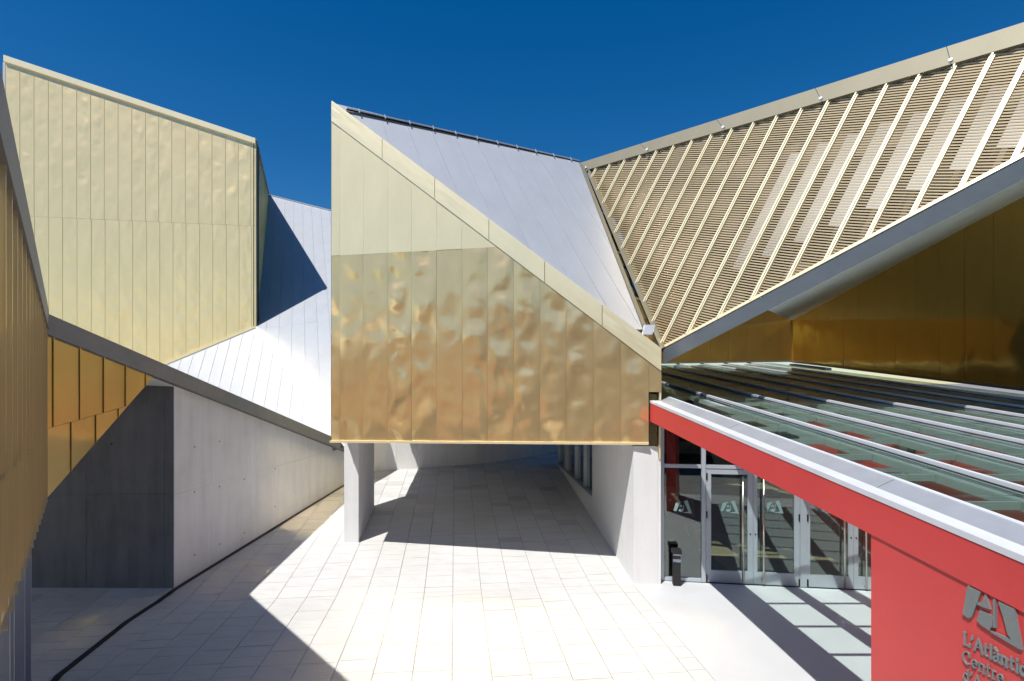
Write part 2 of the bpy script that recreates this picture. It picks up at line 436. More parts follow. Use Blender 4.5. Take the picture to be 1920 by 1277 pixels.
# slot drain along the concrete wall
WA, WB = V((-6.77, 10.68, 0)), V((-5.64, 17.8, 0)); wd_ = (WB - WA).normalized(); wn = V((wd_.y, -wd_.x, 0))   # wall line, normal to the plaza
dr = MB(); pts = [P(-5.9, 6.2, 0), P(-6.46, 7.6, 0), P(-6.72, 9.3, 0), P(-6.74, 9.95, 0), WA + wn * 0.06 + V((0, -0.02, 0)), WA + wn * 0.06 + wd_ * 0.2, WB + wn * 0.06]
for a, b in zip(pts[:-1], pts[1:]):
    for k in range(4):
        p = a.lerp(b, k / 4); q = a.lerp(b, (k + 1) / 4)
        p = V((p.x, p.y, gz(p.x, p.y) + 0.0045)); q = V((q.x, q.y, gz(q.x, q.y) + 0.0045))
        sdv = (q - p).cross(UP).normalized() * 0.052
        dr.prism([p - sdv, p + sdv, q + sdv, q - sdv], V((0, 0, 0.004)), back=False)
d = dr.build('slot_drain', 'slot'); tag(d, 'black slot drain bending across the paving and along the concrete wall', 'drain')

# ================================================================== GOLD-CLAD BUILDING ON THE LEFT (over the passage)
A = V((-7.05, 8.0, 0)); Bp = V((-5.5, 17.5, 0)); LD = V((3.16, -3.93, 0))
def LP(s, z): return V((A.x + LD.x * s, A.y + LD.y * s, z))
def BPt(t, z): return V((A.x + 1.55 * t, A.y + 9.5 * t, z))
tip = BPt(0.207, 4.27)
t = thing('gold_clad_building', 'polished gold clad building with folded overhang above the dark passage', 'building', (-7.05, 8, 0))
SE = 1.32
body = MB()
low = [LP(0, 2.38), LP(SE, 2.46), P(-14, LP(SE, 0).y, 2.44), P(-14, 9.97, 4.27), P(-14, 10.95, 4.30), BPt(0.31, 4.02), tip]
top = [LP(0, 5.2), LP(SE, 6.14), P(-14, LP(SE, 0).y, 6.14), P(-14, 9.97, 4.9), P(-14, 10.95, 4.6), BPt(0.31, 4.25), BPt(0.207, 4.56)]
def inset(p, k=0.03): return V((p.x - k, p.y + 0.0, p.z))
b = len(body.v); body.v += [inset(p) for p in low] + [inset(p) for p in top]; n = 7
body.f += [[6, 3, 2, 1, 0], [6, 5, 4, 3], [7, 8, 9, 10, 13], [10, 11, 12, 13]] + [[i, (i + 1) % n, n + (i + 1) % n, n + i] for i in range(n)]
body.build('body', 'conc', t)
r0 = [(LP(0, 3.49), LP(SE, 3.51))]
clad(t, [LP(0, 2.38), LP(SE, 2.46), LP(SE, 6.08), LP(0, 5.12)], UP, EYEP, 0.42, 'lwall', r0, gap=0.014, th=0.014, off=0.008, rib=0.045, ribw=0.02, jit=0.006, start=0.1, stagger=0.14, vary=0.04, backing='dark')
clad(t, [LP(0, 2.38), tip, BPt(0.207, 4.30), LP(0, 4.93)], UP, EYEP, 0.42, 'lgold', [(BPt(0, 3.47), BPt(0.2, 3.86))], gap=0.006, th=0.012, off=0.006, rib=0.02, ribw=0.014, jit=0.004, stagger=0.28)
# coping of the rising roof edge and the sloping roof beam
cp = MB(); nl = V((LD.y, -LD.x, 0)).normalized(); nl = nl if nl.dot(EYEP - A) > 0 else -nl
cp.prism([LP(-0.005, 4.98), LP(SE, 5.82), LP(SE, 6.24), LP(-0.005, 5.26)], nl * 0.08); cp.build('roof_coping', 'zincdark', t)
bn = V((9.5, -1.55, 0)).normalized()
bm = MB()
bm.prism([LP(0, 4.925), BPt(1.03, 1.82), BPt(1.03, 2.10), LP(0, 5.235)], bn * 0.05)
bm.prism([LP(0, 4.96) - bn * 0.5, BPt(1.03, 1.84) - bn * 0.5, BPt(1.03, 2.08) - bn * 0.5, LP(0, 5.21) - bn * 0.5], bn * 0.49)
bm.build('roof_beam', 'beam', t)
MB().prism([LP(0, 4.90) , BPt(1.03, 1.795), BPt(1.03, 1.815), LP(0, 4.92)], bn * 0.03).build('beam_drip', 'zincdark', t)
# recessed glazing under the overhang
t = thing('ground_floor_window', 'tall dark ground floor window with grey posts under the gold overhang', 'window', LP(0.6, 0))
def GP(s, z, o=0.0): return LP(s, z) - nl * (0.14 - o)
MB().prism([GP(0.15, 0), GP(SE, 0), GP(SE, 2.42), GP(0.15, 2.4)], nl * 0.02).build('pane', 'winglass', t)
for s in (0.155, 0.36, 0.62, 0.70, 0.93, 1.15):
    MB().bar(GP(s, 0, 0.02), GP(s, 2.4, 0.02), 0.09, 0.09, nl).build('post', 'alu', t)
MB().prism([GP(0.15, 0, -0.5), GP(SE, 0, -0.5), GP(SE, 2.4, -0.5), GP(0.15, 2.38, -0.5)], nl * 0.03).build('dark_interior_sheet', 'inner', t)  # dark sheet standing in for the unlit room behind the pane

# concrete building beneath: end wall coloured dark for the passage shade, pale side wall
t = thing('concrete_building', 'board marked concrete block with shaded end wall below the grey roof beam', 'building', (-6.77, 10.68, 0))
zb = lambda tt: 4.92 - 3.02 * tt - 0.03
def tpar(y): return (y - 8.0) / 9.5
w0, w1 = WA.copy(), WB + wd_ * 0.5
c0, c1 = w0.copy(), w1.copy()
side = [V((c0.x, c0.y, -0.05)), V((c1.x, c1.y, gz(c1.x, c1.y) - 0.05)), V((c1.x, c1.y, zb(tpar(c1.y)) + 0.1)), V((c0.x, c0.y, zb(tpar(c0.y)) + 0.1))]
MB().prism([p - wn * 0.4 for p in side], wn * 0.392).build('side_core', 'conc', t)
jl = lambda z: (V((c0.x, c0.y, z)), V((c1.x, c1.y, z + 0.06)))
clad(t, side, UP, EYEP, 1.36, 'conc', [jl(1.93)], gap=0.0045, th=0.012, off=0.0 - 0.008, name='cast_panel', start=0.32, jit=0.002)
endw = [P(-13.5, 10.60, -0.05), P(-6.775, 10.68, -0.05), P(-6.775, 10.68, 4.3), P(-13.5, 10.60, 4.3)]
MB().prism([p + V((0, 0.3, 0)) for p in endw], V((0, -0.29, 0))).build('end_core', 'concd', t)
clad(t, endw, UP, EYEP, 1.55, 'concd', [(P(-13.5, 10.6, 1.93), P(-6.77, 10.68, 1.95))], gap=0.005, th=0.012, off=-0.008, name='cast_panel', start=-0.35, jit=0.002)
holes = MB
for (s, zs) in ((0.55, (0.55, 1.87, 2.82)), (1.3, (0.55, 1.84, 2.85)), (2.15, (0.56, 1.85)), (3.4, (0.9, 1.9))):
    for z in zs:
        p = w0 + wd_ * s + V((0, 0, z)); MB().tube(p + wn * 0.003, p + wn * 0.0075, 0.016, 10).build('tie_hole', 'slot', t)
for x, z in ((-8.0, 2.95), (-9.5, 2.95)):
    p = P(x, 10.66, z); MB().tube(p + V((0, 0.02, 0)), p + V((0, -0.0165, 0)), 0.016, 10).build('tie_hole', 'slot', t)

# ================================================================== FLY TOWER AND GREY ROOF (far left)
RN = V((0.96, -16.7, 20.3)).normalized(); R0 = V((-5.9, 17.5, 2.54))
def onroof(px, py): return hit(px, py, R0, RN)
R1 = onroof(480, 613); fd = V((9.1, 1.3, 0)).normalized(); fn = V((fd.y, -fd.x, 0))
Pt = hit(315, 681, R1, fn)
def ontower(px, py): return hit(px, py, R1, fn)
t = thing('fly_tower', 'tall pale gold fly tower clad in narrow vertical sheets with horizontal seam', 'tower', (R1.x, R1.y, 0))
T0, T1 = ontower(10, 116), ontower(479, 270)
low_l = ontower(60, 790); low_m = Pt + (Pt - R1) * 0.9
T1b = V((R1.x, R1.y, T1.z))
face = [R1, T1b, T0, V((T0.x, T0.y, low_l.z)), low_m]
MB().prism([p - fn * 0.4 for p in [R1 + V((0, 0, -1)), T1b, T0, V((T0.x, T0.y, 0)), V((low_m.x, low_m.y, 0))]], fn * 0.395).build('core', 'dark', t)
clad(t, [R1 + V((0, 0, -.06)), T1b, T0, V((T0.x, T0.y, 3)), V((low_m.x, low_m.y, 3.0))], UP, EYEP, 0.50, 'tower', [(ontower(60, 406), ontower(478, 424))], gap=0.006, th=0.012, off=0.004, rib=0.012, ribw=0.014, jit=0.002, vary=0.03)
cpz = MB(); cpz.prism([T0 + V((0, 0, -0.02)), T1b + V((0, 0, -0.02)), T1b + V((0, 0, 0.20)), T0 + V((0, 0, 0.22))], fn * 0.10); cpz.build('coping', 'coping', t)
Q = onroof(503, 366)
sn = (Q - R1).cross(T1b - R1).normalized(); sn = sn if sn.dot(EYEP - R1) > 0 else -sn
MB().prism([p - sn * 0.1 for p in (R1, Q, T1b)], sn * 0.095).build('side_core', 'dark', t)
clad(t, [R1, Q, T1b], UP, EYEP, 0.6, 'lgold', [(onroof(480, 613) + V((0, 0, 3.9)), (Q + R1) / 2 + V((0, 0, 0.6)))], gap=0.01, th=0.012, off=0.002, rib=0.015, jit=0.006)
MB().bar(T1b + V((0, 0, 0.1)), Q + V((0, 0, 0.12)), 0.10, 0.16).build('edge_trim', 'zincdark', t)
MB().bar(R1 + fn * 0.03 + V((0, 0, 0.0)), Pt + (Pt - R1) * 0.2 + fn * 0.03, 0.10, 0.08).build('base_flashing', 'coping', t)
# its hidden back, so the tower has depth
MB().prism([V((T0.x, T0.y, 0)), T0, T0 + V((-6, 10, 0.5)), V((T0.x - 6, T0.y + 10, 0))], V((-0.1, 0, 0))).build('rear_side', 'zinc', t)
MB().poly([T0, T1b, Q, T0 + V((-4, 12, 0.8))]).build('roof', 'zinc', t)
t = thing('grey_metal_roof', 'sloping pale grey standing seam roof below the pale tower', 'roof', (R0.x, R0.y, 2.5))
Kf = onroof(622, 806)
RN2 = (Pt - R1).cross(Kf - R1).normalized(); RN2 = RN2 if RN2.z > 0 else -RN2
def onlow(px, py): return hit(px, py, R1, RN2)
rp = [onroof(503, 366), onroof(745, 427), onroof(740, 620), onroof(650, 844), Kf, R1]
rl = [R1, Kf, onlow(640, 835), onlow(600, 850), onlow(250, 700), Pt + (Pt - R1) * 0.12]
MB().prism([p - RN * 0.12 for p in rp], RN * 0.11).build('deck', 'zincdark', t)
MB().prism([p - RN2 * 0.12 for p in rl], RN2 * 0.11).build('deck', 'zincdark', t)
clad(t, rp, onroof(536, 378) - onroof(526, 592), EYEP, 0.50, 'zincl', [(onroof(480, 617), onroof(622, 600)), (onroof(530, 515), onroof(622, 512))], gap=0.004, th=0.01, off=-0.006, rib=0.012, ribw=0.014, jit=0.002)
clad(t, rl, onlow(475, 640) - onlow(455, 735), EYEP, 0.50, 'zincl', (), gap=0.004, th=0.01, off=-0.006, rib=0.012, ribw=0.014, jit=0.002)
MB().bar(R1 + RN * 0.01, Kf + RN * 0.01, 0.05, 0.03, RN).build('fold_trim', 'zinc', t)
MB().bar(rp[0] + RN * 0.04, rp[1] + RN * 0.04, 0.06, 0.05).build('ridge_trim', 'zinc', t)

# ================================================================== GOLD BOX OVER THE PLAZA (middle)
C0 = V((-4.06, 12.0, 0)); C1 = V((2.82, 11.0, 0)); cd = (C1 - C0).normalized(); cn = V((cd.y, -cd.x, 0))
def onbox(px, py): return hit(px, py, C0, cn)
ZB = 2.87
bl, br = onbox(622, 828), onbox(1216, 832); apex = onbox(622, 190); wt = onbox(1240, 655); wl = onbox(1240, 735); wi = onbox(1216, 735)
Vr = at(1085, 305, 15.4)
zn = (wt - apex).cross(Vr - apex).normalized(); zn = zn if zn.z > 0 else -zn
def onzinc(px, py): return hit(px, py, apex, zn)
t = thing('gold_box', 'big gold clad box with diagonal top edge raised over the plaza on concrete piers', 'building', (C0.x, C0.y, 2.8))
bkl, bkr = P(-4.2, 21.0, 0), P(2.6, 21.0, 0)
z = lambda p, zz: V((p.x, p.y, zz))
i_ = -cn * 0.03
mb = MB()
q = [bl + i_, br + i_, wi + i_, wl + i_, wt + i_ + V((0, 0, -0.02)), apex + i_ + V((0, 0, -0.03))]
mb.prism([p - cn * 0.2 for p in q], cn * 0.2); mb.build('front_core', 'dark', t)
MB().prism([z(bl, bl.z + 0.02) + V((0.05, 0.05, 0)), z(br, br.z + 0.02) + V((-0.02, 0.05, 0)), P(2.75, 21, 2.9), z(bkl, 2.87)], V((0, 0, 0.12))).build('soffit', 'concw', t)
clad(t, [z(bkl, 2.85), z(C0, bl.z), z(C0, apex.z - 0.05), z(bkl, 9.2)], UP, P(-10, 14, 4), 0.55, 'boxside', (), gap=0.006, th=0.012, off=0.0, rib=0.02, jit=0.01, backing='dark')
MB().poly([apex + V((0, .05, -.04)), Vr, P(2.6, 21, 9.2), z(bkl, 9.2)]).build('unseen_rear_roof', 'zinc', t)
MB().prism([z(bkl, 2.85), P(2.75, 21, 2.85), P(2.6, 21, 9.2), z(bkl, 9.2)], V((0, 0.1, 0))).build('rear_wall', 'zinc', t)
# front sheets below the diagonal coping
dgn = (wt - apex).normalized(); perp = dgn.cross(cn); perp = perp if perp.z < 0 else -perp
CW = 0.36
seam_l, seam_r = onbox(622, 480), onbox(960, 462)
a2, w2 = apex + V((0, 0, -CW * 1.26)), z(wl, wt.z - CW * 1.26)
k = (wi.x - a2.x) / (w2.x - a2.x)
notch = a2.lerp(w2, 0.957)
fpoly = [bl, br, wi, wl, w2, a2]
lower = [bl + V((0, 0, 0.03)), br + V((0, 0, 0.03)), wi, wl, w2, a2]
# wide sheets: lower band of 12, upper triangle smooth
fr, pn = clad(t, lower, UP, EYEP, 0.562, 'box', [(seam_l, seam_r)], gap=0.003, th=0.012, off=0.0, rib=0.0, jit=0.004, start=0.36, vary=0.03)
zs_ = (seam_l.z + seam_r.z) / 2
for o_ in pn:
    if min((o_.matrix_basis @ v_.co).z for v_ in o_.data.vertices) + ROOT[t].z > zs_ - 0.25:
        o_.data.materials[0] = M['boxup']
cpn = 6; 
for i in range(cpn):
    p0 = apex.lerp(wt, i / cpn + 0.0008); p1 = apex.lerp(wt, (i + 1) / cpn - 0.0008)
    dn_ = V((0, 0, -CW * 1.26))
    m_ = MB(); m_.prism([p0 + dn_ * 0.99, p1 + dn_ * 0.99, p1, p0], cn * 0.03, [(0, 0), (0, 1), (1, 1), (1, 0)])
    m_.prism([p0 - cn * 0.30, p1 - cn * 0.30, p1 - cn * 0.001, p0 - cn * 0.001], V((0, 0, 0.02)))
    m_.build('coping_sheet', 'coping', t)
MB().prism([bl + V((-0.02, 0, -0.02)), br + V((0.0, 0, -0.02)), br + V((0, 0, 0.03)), bl + V((-0.02, 0, 0.03))], cn * 0.055).build('drip_edge', 'coping', t)
MB().prism([z(wl, 2.6) + V((0.0, 0.05, 0)), z(wl, wl.z), wl + V((0.12, 4, 0)), z(wl + V((0.12, 4, 0)), 2.6)], V((-0.04, 0, 0))).build('return_side', 'coping', t)
MB().prism([onbox(1217, 832), onbox(1232, 838), onbox(1232, 740), onbox(1217, 738)], V((0, 0.05, 0))).build('return_sheet', 'boxside', t)
# zinc roof of the box
zr = [onzinc(645, 205), onzinc(1085, 305), onzinc(1200, 612), onzinc(1180, 602), onzinc(1100, 545)]
zpoly = [apex + V((0.02, 0.1, 0.0)), Vr, onzinc(1205, 618), onzinc(1190, 618)]
MB().prism([p - zn * 0.1 for p in zpoly], zn * 0.098).build('roof_deck', 'zincdark', t)
dsc = V((zn.x, zn.y, 0)).normalized(); dsc = (dsc - zn * dsc.dot(zn)).normalized()
clad(t, zpoly, -dsc, EYEP, 0.62, 'zinc', (), gap=0.004, th=0.008, off=0.0, rib=0.006, ribw=0.014, name='roof_sheet', jit=0.002, start=0.2)
r0_, r1_ = onzinc(648, 207), Vr
MB().bar(r0_ + V((0, 0.05, 0.05)), r1_ + V((0, 0.05, 0.05)), 0.06, 0.02).build('ridge_shadow_gap', 'slot', t)
MB().bar(r0_ + V((0, 0.05, 0.066)), r1_ + V((0, 0.05, 0.066)), 0.10, 0.03).build('ridge_cap', 'zinc', t)
for i in range(11):
    p = r0_.lerp(r1_, (i + 0.5) / 11); MB().bar(p + V((0.03, -0.06, -0.01)), p + V((0, -0.02, 0.09)), 0.02, 0.02).build('ridge_clip', 'zinc', t)

# piers and walls below the box
t = thing('concrete_pier', 'free standing pale concrete pier under the left end of the gold box', 'pier', at(658, 1019, 13.03))
pf0, pf1 = V((-4.10, 13.03, 0)), V((-3.75, 13.03, 0)); pb0, pb1 = V((-4.20, 15.6, 0)), V((-4.03, 15.6, 0))
lw = [z(pf0, 0.1), z(pf1, 0.1), z(pb1, 0.3), z(pb0, 0.3)]
mb = MB(); b = 0; mb.v += lw + [z(p, 2.86) for p in (pf0, pf1, pb1, pb0)]
mb.f += [[3, 2, 1, 0], [4, 5, 6, 7]] + [[i, (i + 1) % 4, 4 + (i + 1) % 4, 4 + i] for i in range(4)]
mb.build('shaft', 'concw', t)
t = thing('underpass_wall', 'white concrete wall with strip window under the right end of the gold box', 'wall', (2.6, 11.05, 0))
u0, u1 = V((2.52, 11.06, 0)), V((1.78, 20.8, 0)); um = V((2.235, 14.87, 0)); ud = (u1 - u0).normalized()
mb = MB(); q = [z(u0, -0.05), z(u0, 2.86), z(um, 2.86), z(um, 0.99), z(u1, 0.99), z(u1, 0.5), z(um, 0.1)]
mb.prism(q, V((0.50, -0.02, 0))); mb.build('wall', 'concw', t)
MB().prism([z(u0, -0.05) + V((0.504, -0.012, 0)), z(V((3.08, 11.04, 0)), -0.05), V((3.08, 11.04, 2.62)), z(u0, 2.62) + V((0.504, -0.012, 0))], V((0, 0.5, 0))).build('end_pier', 'concw', t)
wx = V((0.10, 0, 0))
MB().prism([z(um, 1.0) + wx, z(u1, 1.0) + wx, z(u1, 2.85) + wx, z(um, 2.85) + wx], V((0.02, 0, 0))).build('pane', 'winglass', t)
MB().prism([z(um, 1.0) + wx * 4, z(u1, 1.0) + wx * 4, z(u1, 2.85) + wx * 4, z(um, 2.85) + wx * 4], V((0.02, 0, 0))).build('dark_interior_sheet', 'inner', t)  # dark sheet painted as the unlit interior behind the strip window
for s in (0.0, 0.2, 0.43, 0.70, 0.76, 1.0):
    p = um.lerp(u1, s) + V((0.06, 0, 0)); MB().bar(z(p, 1.0), z(p, 2.85), 0.06, 0.10, V((1, 0, 0))).build('mullion', 'alu' if s not in (0.70, 0.76) else 'white', t)
MB().bar(z(um, 1.0) + V((0.03, 0, 0.012)), z(u1, 1.0) + V((0.03, 0, 0.012)), 0.14, 0.03).build('sill', 'alu', t)
t = thing('rear_concrete_wall', 'curved grey concrete wall closing the back of the covered plaza', 'wall', (-1.3, 20.7, 1))
cpts = [V((-6.2, 19.1, 0)), V((-5.0, 19.5, 0)), V((-3.56, 20.0, 0)), V((-1.35, 20.75, 0)), V((0.3, 21.7, 0)), V((2.0, 23.1, 0)), V((4, 25, 0))]
for a, b in zip(cpts[:-1], cpts[1:]):
    nsub = 2
    for k in range(nsub):
        p, q_ = a.lerp(b, k / nsub + 0.0015), a.lerp(b, (k + 1) / nsub - 0.0015)
        MB().prism([z(p, 0.5), z(q_, 0.5), z(q_, 3.9), z(p, 3.9)], V((-0.1, 0.3, 0))).build('cast_panel', 'conc', t)

# ================================================================== MESH-COVERED ROOF ON THE RIGHT
U_ = V((2.6, 15.3, 10.55)); D_ = V((8.14, 9.0, 9.74)); rdir = V((0.51, 0, 1)).normalized()
mn = (D_ - U_).cross(rdir).normalized(); mn = mn if mn.z > 0 else -mn
def onmesh(px, py, off=0.0): return hit(px, py, U_ + mn * off, mn)
t = thing('louvred_roof', 'steep gold louvred roof with pale raised ribs above the glass roof', 'roof', onmesh(1245, 655))
mTL, mN_ = onmesh(1102, 316), onmesh(1244, 652); mTR, mBR = onmesh(2120, 28), onmesh(2120, 186)
poly = [mTL, mN_, mBR, mTR]
sdir = mn.cross(rdir).normalized(); sdir = sdir if sdir.x > 0 else -sdir
fr = Frame(poly, rdir, EYEP); p2 = [fr.to2(p) for p in poly]
ua, ub = min(q[0] for q in p2), max(q[0] for q in p2)
# bay width from the survey: ribs at two image columns of the top edge
ra = fr.to2(onmesh(1336, 252))[0]; rb = fr.to2(onmesh(1864, 99))[0]
bay = abs(rb - ra) / 10.0
offu = (ra - ua) % bay
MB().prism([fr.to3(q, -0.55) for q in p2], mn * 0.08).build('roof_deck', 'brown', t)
u0 = ua + offu - bay; bi = 0
while u0 < ub:
    s = clip(clip(p2, 1, 0, -(u0 + 0.03)), -1, 0, u0 + bay - 0.03)
    if area2(s) > 0.01:
        mb = MB(); v0 = min(q[1] for q in s); v1 = max(q[1] for q in s); pit = 0.057; v = v0
        while v < v1:
            st = clip(clip(s, 0, 1, -v), 0, -1, v + 0.024)
            if area2(st) > 1e-4:
                mb.prism([fr.to3(q, -0.03 + (q[1] - v) * 0.35) for q in st], mn * 0.006)
            v += pit
        if mb.v: mb.build('louvre_slats', 'slat', t, kind='stuff')
        # pale sheet behind the louvres on part of each bay
        lv = v1 - v0
        if fr.to3((u0, v0)).x > 2.6:
            st = clip(clip(s, 1, 0, -(u0 + bay * 0.30)), -1, 0, u0 + bay * 0.95)
            st = clip(clip(st, 0, 1, -(v0 + lv * 0.30)), 0, -1, v0 + lv * 0.80)
            if area2(st) > 0.05 and bi > 11: MB().prism([fr.to3(q, -0.16) for q in st], mn * 0.02).build('pale_sheet', 'skylight', t)
    r2 = clip(clip(p2, 1, 0, -(u0 - 0.036)), -1, 0, u0 + 0.036)
    if area2(r2) > 0.01:
        mb = MB(); mb.prism([fr.to3(q, -0.05) for q in r2], mn * 0.07)
        r3 = clip(clip(r2, 1, 0, -(u0 - 0.012)), -1, 0, u0 + 0.012)
        mb.prism([fr.to3(q, 0.021) for q in r3], mn * 0.03); mb.build('rib', 'rib', t)
    u0 += bay; bi += 1
# frame strips, upper fascia, lower fascia
MB().bar(mTL, mN_ + (mN_ - mTL).normalized() * 0.03, 0.10, 0.16, mn, -0.03).build('edge_frame', 'fascia', t)
ld = (mBR - mN_).normalized()
MB().bar(mN_, mBR, 0.06, 0.08, mn, 0.0).build('edge_frame', 'coping', t)
fu = [onmesh(1086, 306, 0.06), onmesh(1102, 318, 0.06), mTR + mn * 0.06, onmesh(2120, -22, 0.06)]
# upper fascia in single lengths
n_f = 5
for i in range(n_f):
    a0, a1 = fu[1].lerp(fu[2], i / n_f + 0.0005), fu[1].lerp(fu[2], (i + 1) / n_f - 0.0005)
    b0, b1 = fu[0].lerp(fu[3], i / n_f + 0.0005), fu[0].lerp(fu[3], (i + 1) / n_f - 0.0005)
    MB().prism([a0 - mn * 0.6, a1 - mn * 0.6, b1 - mn * 0.6, b0 - mn * 0.6], mn * 0.6, [(0, 0), (0, 1), (1, 1), (1, 0)]).build('upper_fascia', 'fascia', t)
    pp = a0 + mn * 0.05; MB().tube(pp, pp + mn * 0.06, 0.035, 10).build('roof_lamp', 'white', t)
dnv = (ld.cross(mn)); dnv = dnv if dnv.z < 0 else -dnv
gA, gB = mN_ + dnv * 0.04 + mn * 0.02, mBR + dnv * 0.04 + mn * 0.02
gf = V((0.02, 0.06, -0.32))           # grey underside strip folding back below the louvres
MB().prism([gA, gB, gB + gf, gA + gf], V((0.01, 0.03, 0.02))).build('lower_fascia', 'greyfascia', t)
# soffit running back to the gold wall
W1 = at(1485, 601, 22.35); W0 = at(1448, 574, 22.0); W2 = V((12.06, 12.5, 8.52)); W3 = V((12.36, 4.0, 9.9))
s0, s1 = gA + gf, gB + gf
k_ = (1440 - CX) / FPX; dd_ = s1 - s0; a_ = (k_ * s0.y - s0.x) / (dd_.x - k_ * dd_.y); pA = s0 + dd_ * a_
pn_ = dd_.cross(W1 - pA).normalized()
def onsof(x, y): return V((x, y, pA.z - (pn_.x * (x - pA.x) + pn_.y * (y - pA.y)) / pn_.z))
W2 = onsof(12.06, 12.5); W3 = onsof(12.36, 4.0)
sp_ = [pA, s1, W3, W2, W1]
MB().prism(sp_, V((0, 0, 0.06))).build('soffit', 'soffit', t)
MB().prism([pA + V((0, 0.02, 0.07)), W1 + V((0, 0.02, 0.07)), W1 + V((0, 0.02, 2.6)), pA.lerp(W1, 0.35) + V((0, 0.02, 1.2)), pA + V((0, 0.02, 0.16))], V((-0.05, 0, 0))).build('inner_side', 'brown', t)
MB().prism([fu[0] - mn * 0.3, fu[3] - mn * 0.3, fu[3] + V((1.5, 3.2, -0.7)), fu[0] + V((1.5, 3.2, -0.7))], V((0, 0, 0.1))).build('unseen_rear_roof', 'zincdark', t)  # unseen roof added to shade the glass roof, short to admit skylight
# glazed slit between the zinc roof and the louvred roof
t = thing('slit_window', 'narrow dark glazed slit between zinc roof and louvred roof', 'window', onzinc(1200, 610))
g0, g1 = onzinc(1090, 312), onzinc(1225, 640)
h0, h1 = mTL + V((0, 0.12, -0.05)), mN_ + V((-0.02, 0.12, 0))
MB().prism([onzinc(1086, 306) - zn * 0.02, onzinc(1093, 312) - zn * 0.02, onzinc(1214, 622) - zn * 0.02, onzinc(1206, 618) - zn * 0.02], zn * 0.05).build('reveal_strip', 'fascia', t)
gq = [onzinc(1092, 312) - zn * 0.25, onzinc(1235, 640) - zn * 0.25, h1 + V((0.2, 0.3, -0.1)), h0 + V((0.2, 0.3, -0.1))]
for i in range(4):
    a0, a1 = gq[0].lerp(gq[1], i / 4 + 0.01), gq[0].lerp(gq[1], (i + 1) / 4 - 0.01); b0, b1 = gq[3].lerp(gq[2], i / 4 + 0.01), gq[3].lerp(gq[2], (i + 1) / 4 - 0.01)
    MB().prism([a0, a1, b1, b0], V((0, 0.02, -0.01))).build('pane', 'winglass' if i < 3 else 'dgold', t)
    MB().bar(a1, b1, 0.05, 0.06).build('glazing_bar', 'zincdark', t)
bp_ = onzinc(1212, 622) + zn * 0.05
MB().box(bp_, V((0.10, 0, 0)), V((0, 0.1, 0)), V((0.03, 0, 0.10))).build('drain_head', 'white', t)

# ================================================================== GOLD WALLS BEHIND THE GLASS ROOF
t = thing('foyer_block', 'shaded dark gold clad block rising behind the glass roof', 'building', (11.8, 22, 0))
zr_ = lambda y: 2.63 + 0.105 * y
K0, K1, K2 = V((2.6, 20.6, 0)), V((11.76, 22.35, 0)), V((12.36, 4.0, 0))
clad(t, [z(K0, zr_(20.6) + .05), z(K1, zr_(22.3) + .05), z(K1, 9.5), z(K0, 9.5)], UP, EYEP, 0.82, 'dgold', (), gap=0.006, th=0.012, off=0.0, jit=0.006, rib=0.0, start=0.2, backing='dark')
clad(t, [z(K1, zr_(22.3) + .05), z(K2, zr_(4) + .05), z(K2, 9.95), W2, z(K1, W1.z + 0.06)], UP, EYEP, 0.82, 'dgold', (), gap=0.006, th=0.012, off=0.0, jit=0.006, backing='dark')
for a_, b_ in ((K0, K1), (K1, K2)):
    MB().bar(z(a_, zr_(a_.y) + 0.06) + V((-0.1, -0.12, 0)), z(b_, zr_(b_.y) + 0.06) + V((-0.1, -0.12, 0)), 0.34, 0.05).build('base_flashing', 'zincdark', t)
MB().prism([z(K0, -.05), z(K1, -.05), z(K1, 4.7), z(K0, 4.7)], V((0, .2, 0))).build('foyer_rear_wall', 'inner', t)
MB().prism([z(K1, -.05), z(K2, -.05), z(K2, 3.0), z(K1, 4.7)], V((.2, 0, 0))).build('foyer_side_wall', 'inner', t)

# ================================================================== ENTRANCE: GLASS ROOF, RED FASCIA
t = thing('glass_roof', 'green glass entrance roof on white beams with red fascia and metal gutter', 'roof', (3.4, 8, 0))
def RP(x0, y, h=0.0): return V((x0 - 0.08 * y, y, 2.63 + 0.105 * y + h))     # x0 measured at y = 0
X0 = 3.73; YE0, YE1 = 2.2, 11.0
# red fascia and white gutter
fz = [RP(X0, YE0, -0.03), RP(X0, YE1, -0.03), RP(X0, YE1, -0.41), RP(X0, YE0, -0.354)]
MB().prism(fz, V((0.06, 0, 0))).build('fascia', 'red', t)
MB().prism([RP(X0 - 0.006, YE0, -0.03), RP(X0 - 0.006, YE1, -0.03), RP(X0 + 0.16, YE1, -0.03), RP(X0 + 0.16, YE0, -0.03)], V((0, 0, 0.05))).build('gutter_lip', 'white', t)
gs = [RP(X0 + 0.16, YE0, -0.02), RP(X0 + 0.16, YE1, -0.02), RP(X0 + 0.36, YE1, 0.075), RP(X0 + 0.36, YE0, 0.075)]
for i in range(3):
    a, b = i / 3 + 0.0006, (i + 1) / 3 - 0.0006
    MB().prism([gs[0].lerp(gs[1], a), gs[0].lerp(gs[1], b), gs[3].lerp(gs[2], b), gs[3].lerp(gs[2], a)], V((0, 0, 0.012))).build('gutter_sheet', 'gutter', t)
MB().bar(RP(X0 + 0.39, YE0, 0.07), RP(X0 + 0.39, YE1, 0.07), 0.06, 0.05).build('gutter_edge', 'white', t)
bw = 1.05; XS = [X0 + 0.41 + bw * i for i in range(11)]
pitch = 0.9; YS = [2.2 + pitch * i for i in range(22)]
def xlim(y): return 12.02 + 0.3 * (12.5 - y) / 8.5 - 0.02       # wall on the right
def xleft(y): return RP(X0 + 0.41, y).x if y <= 11.0 else 2.85
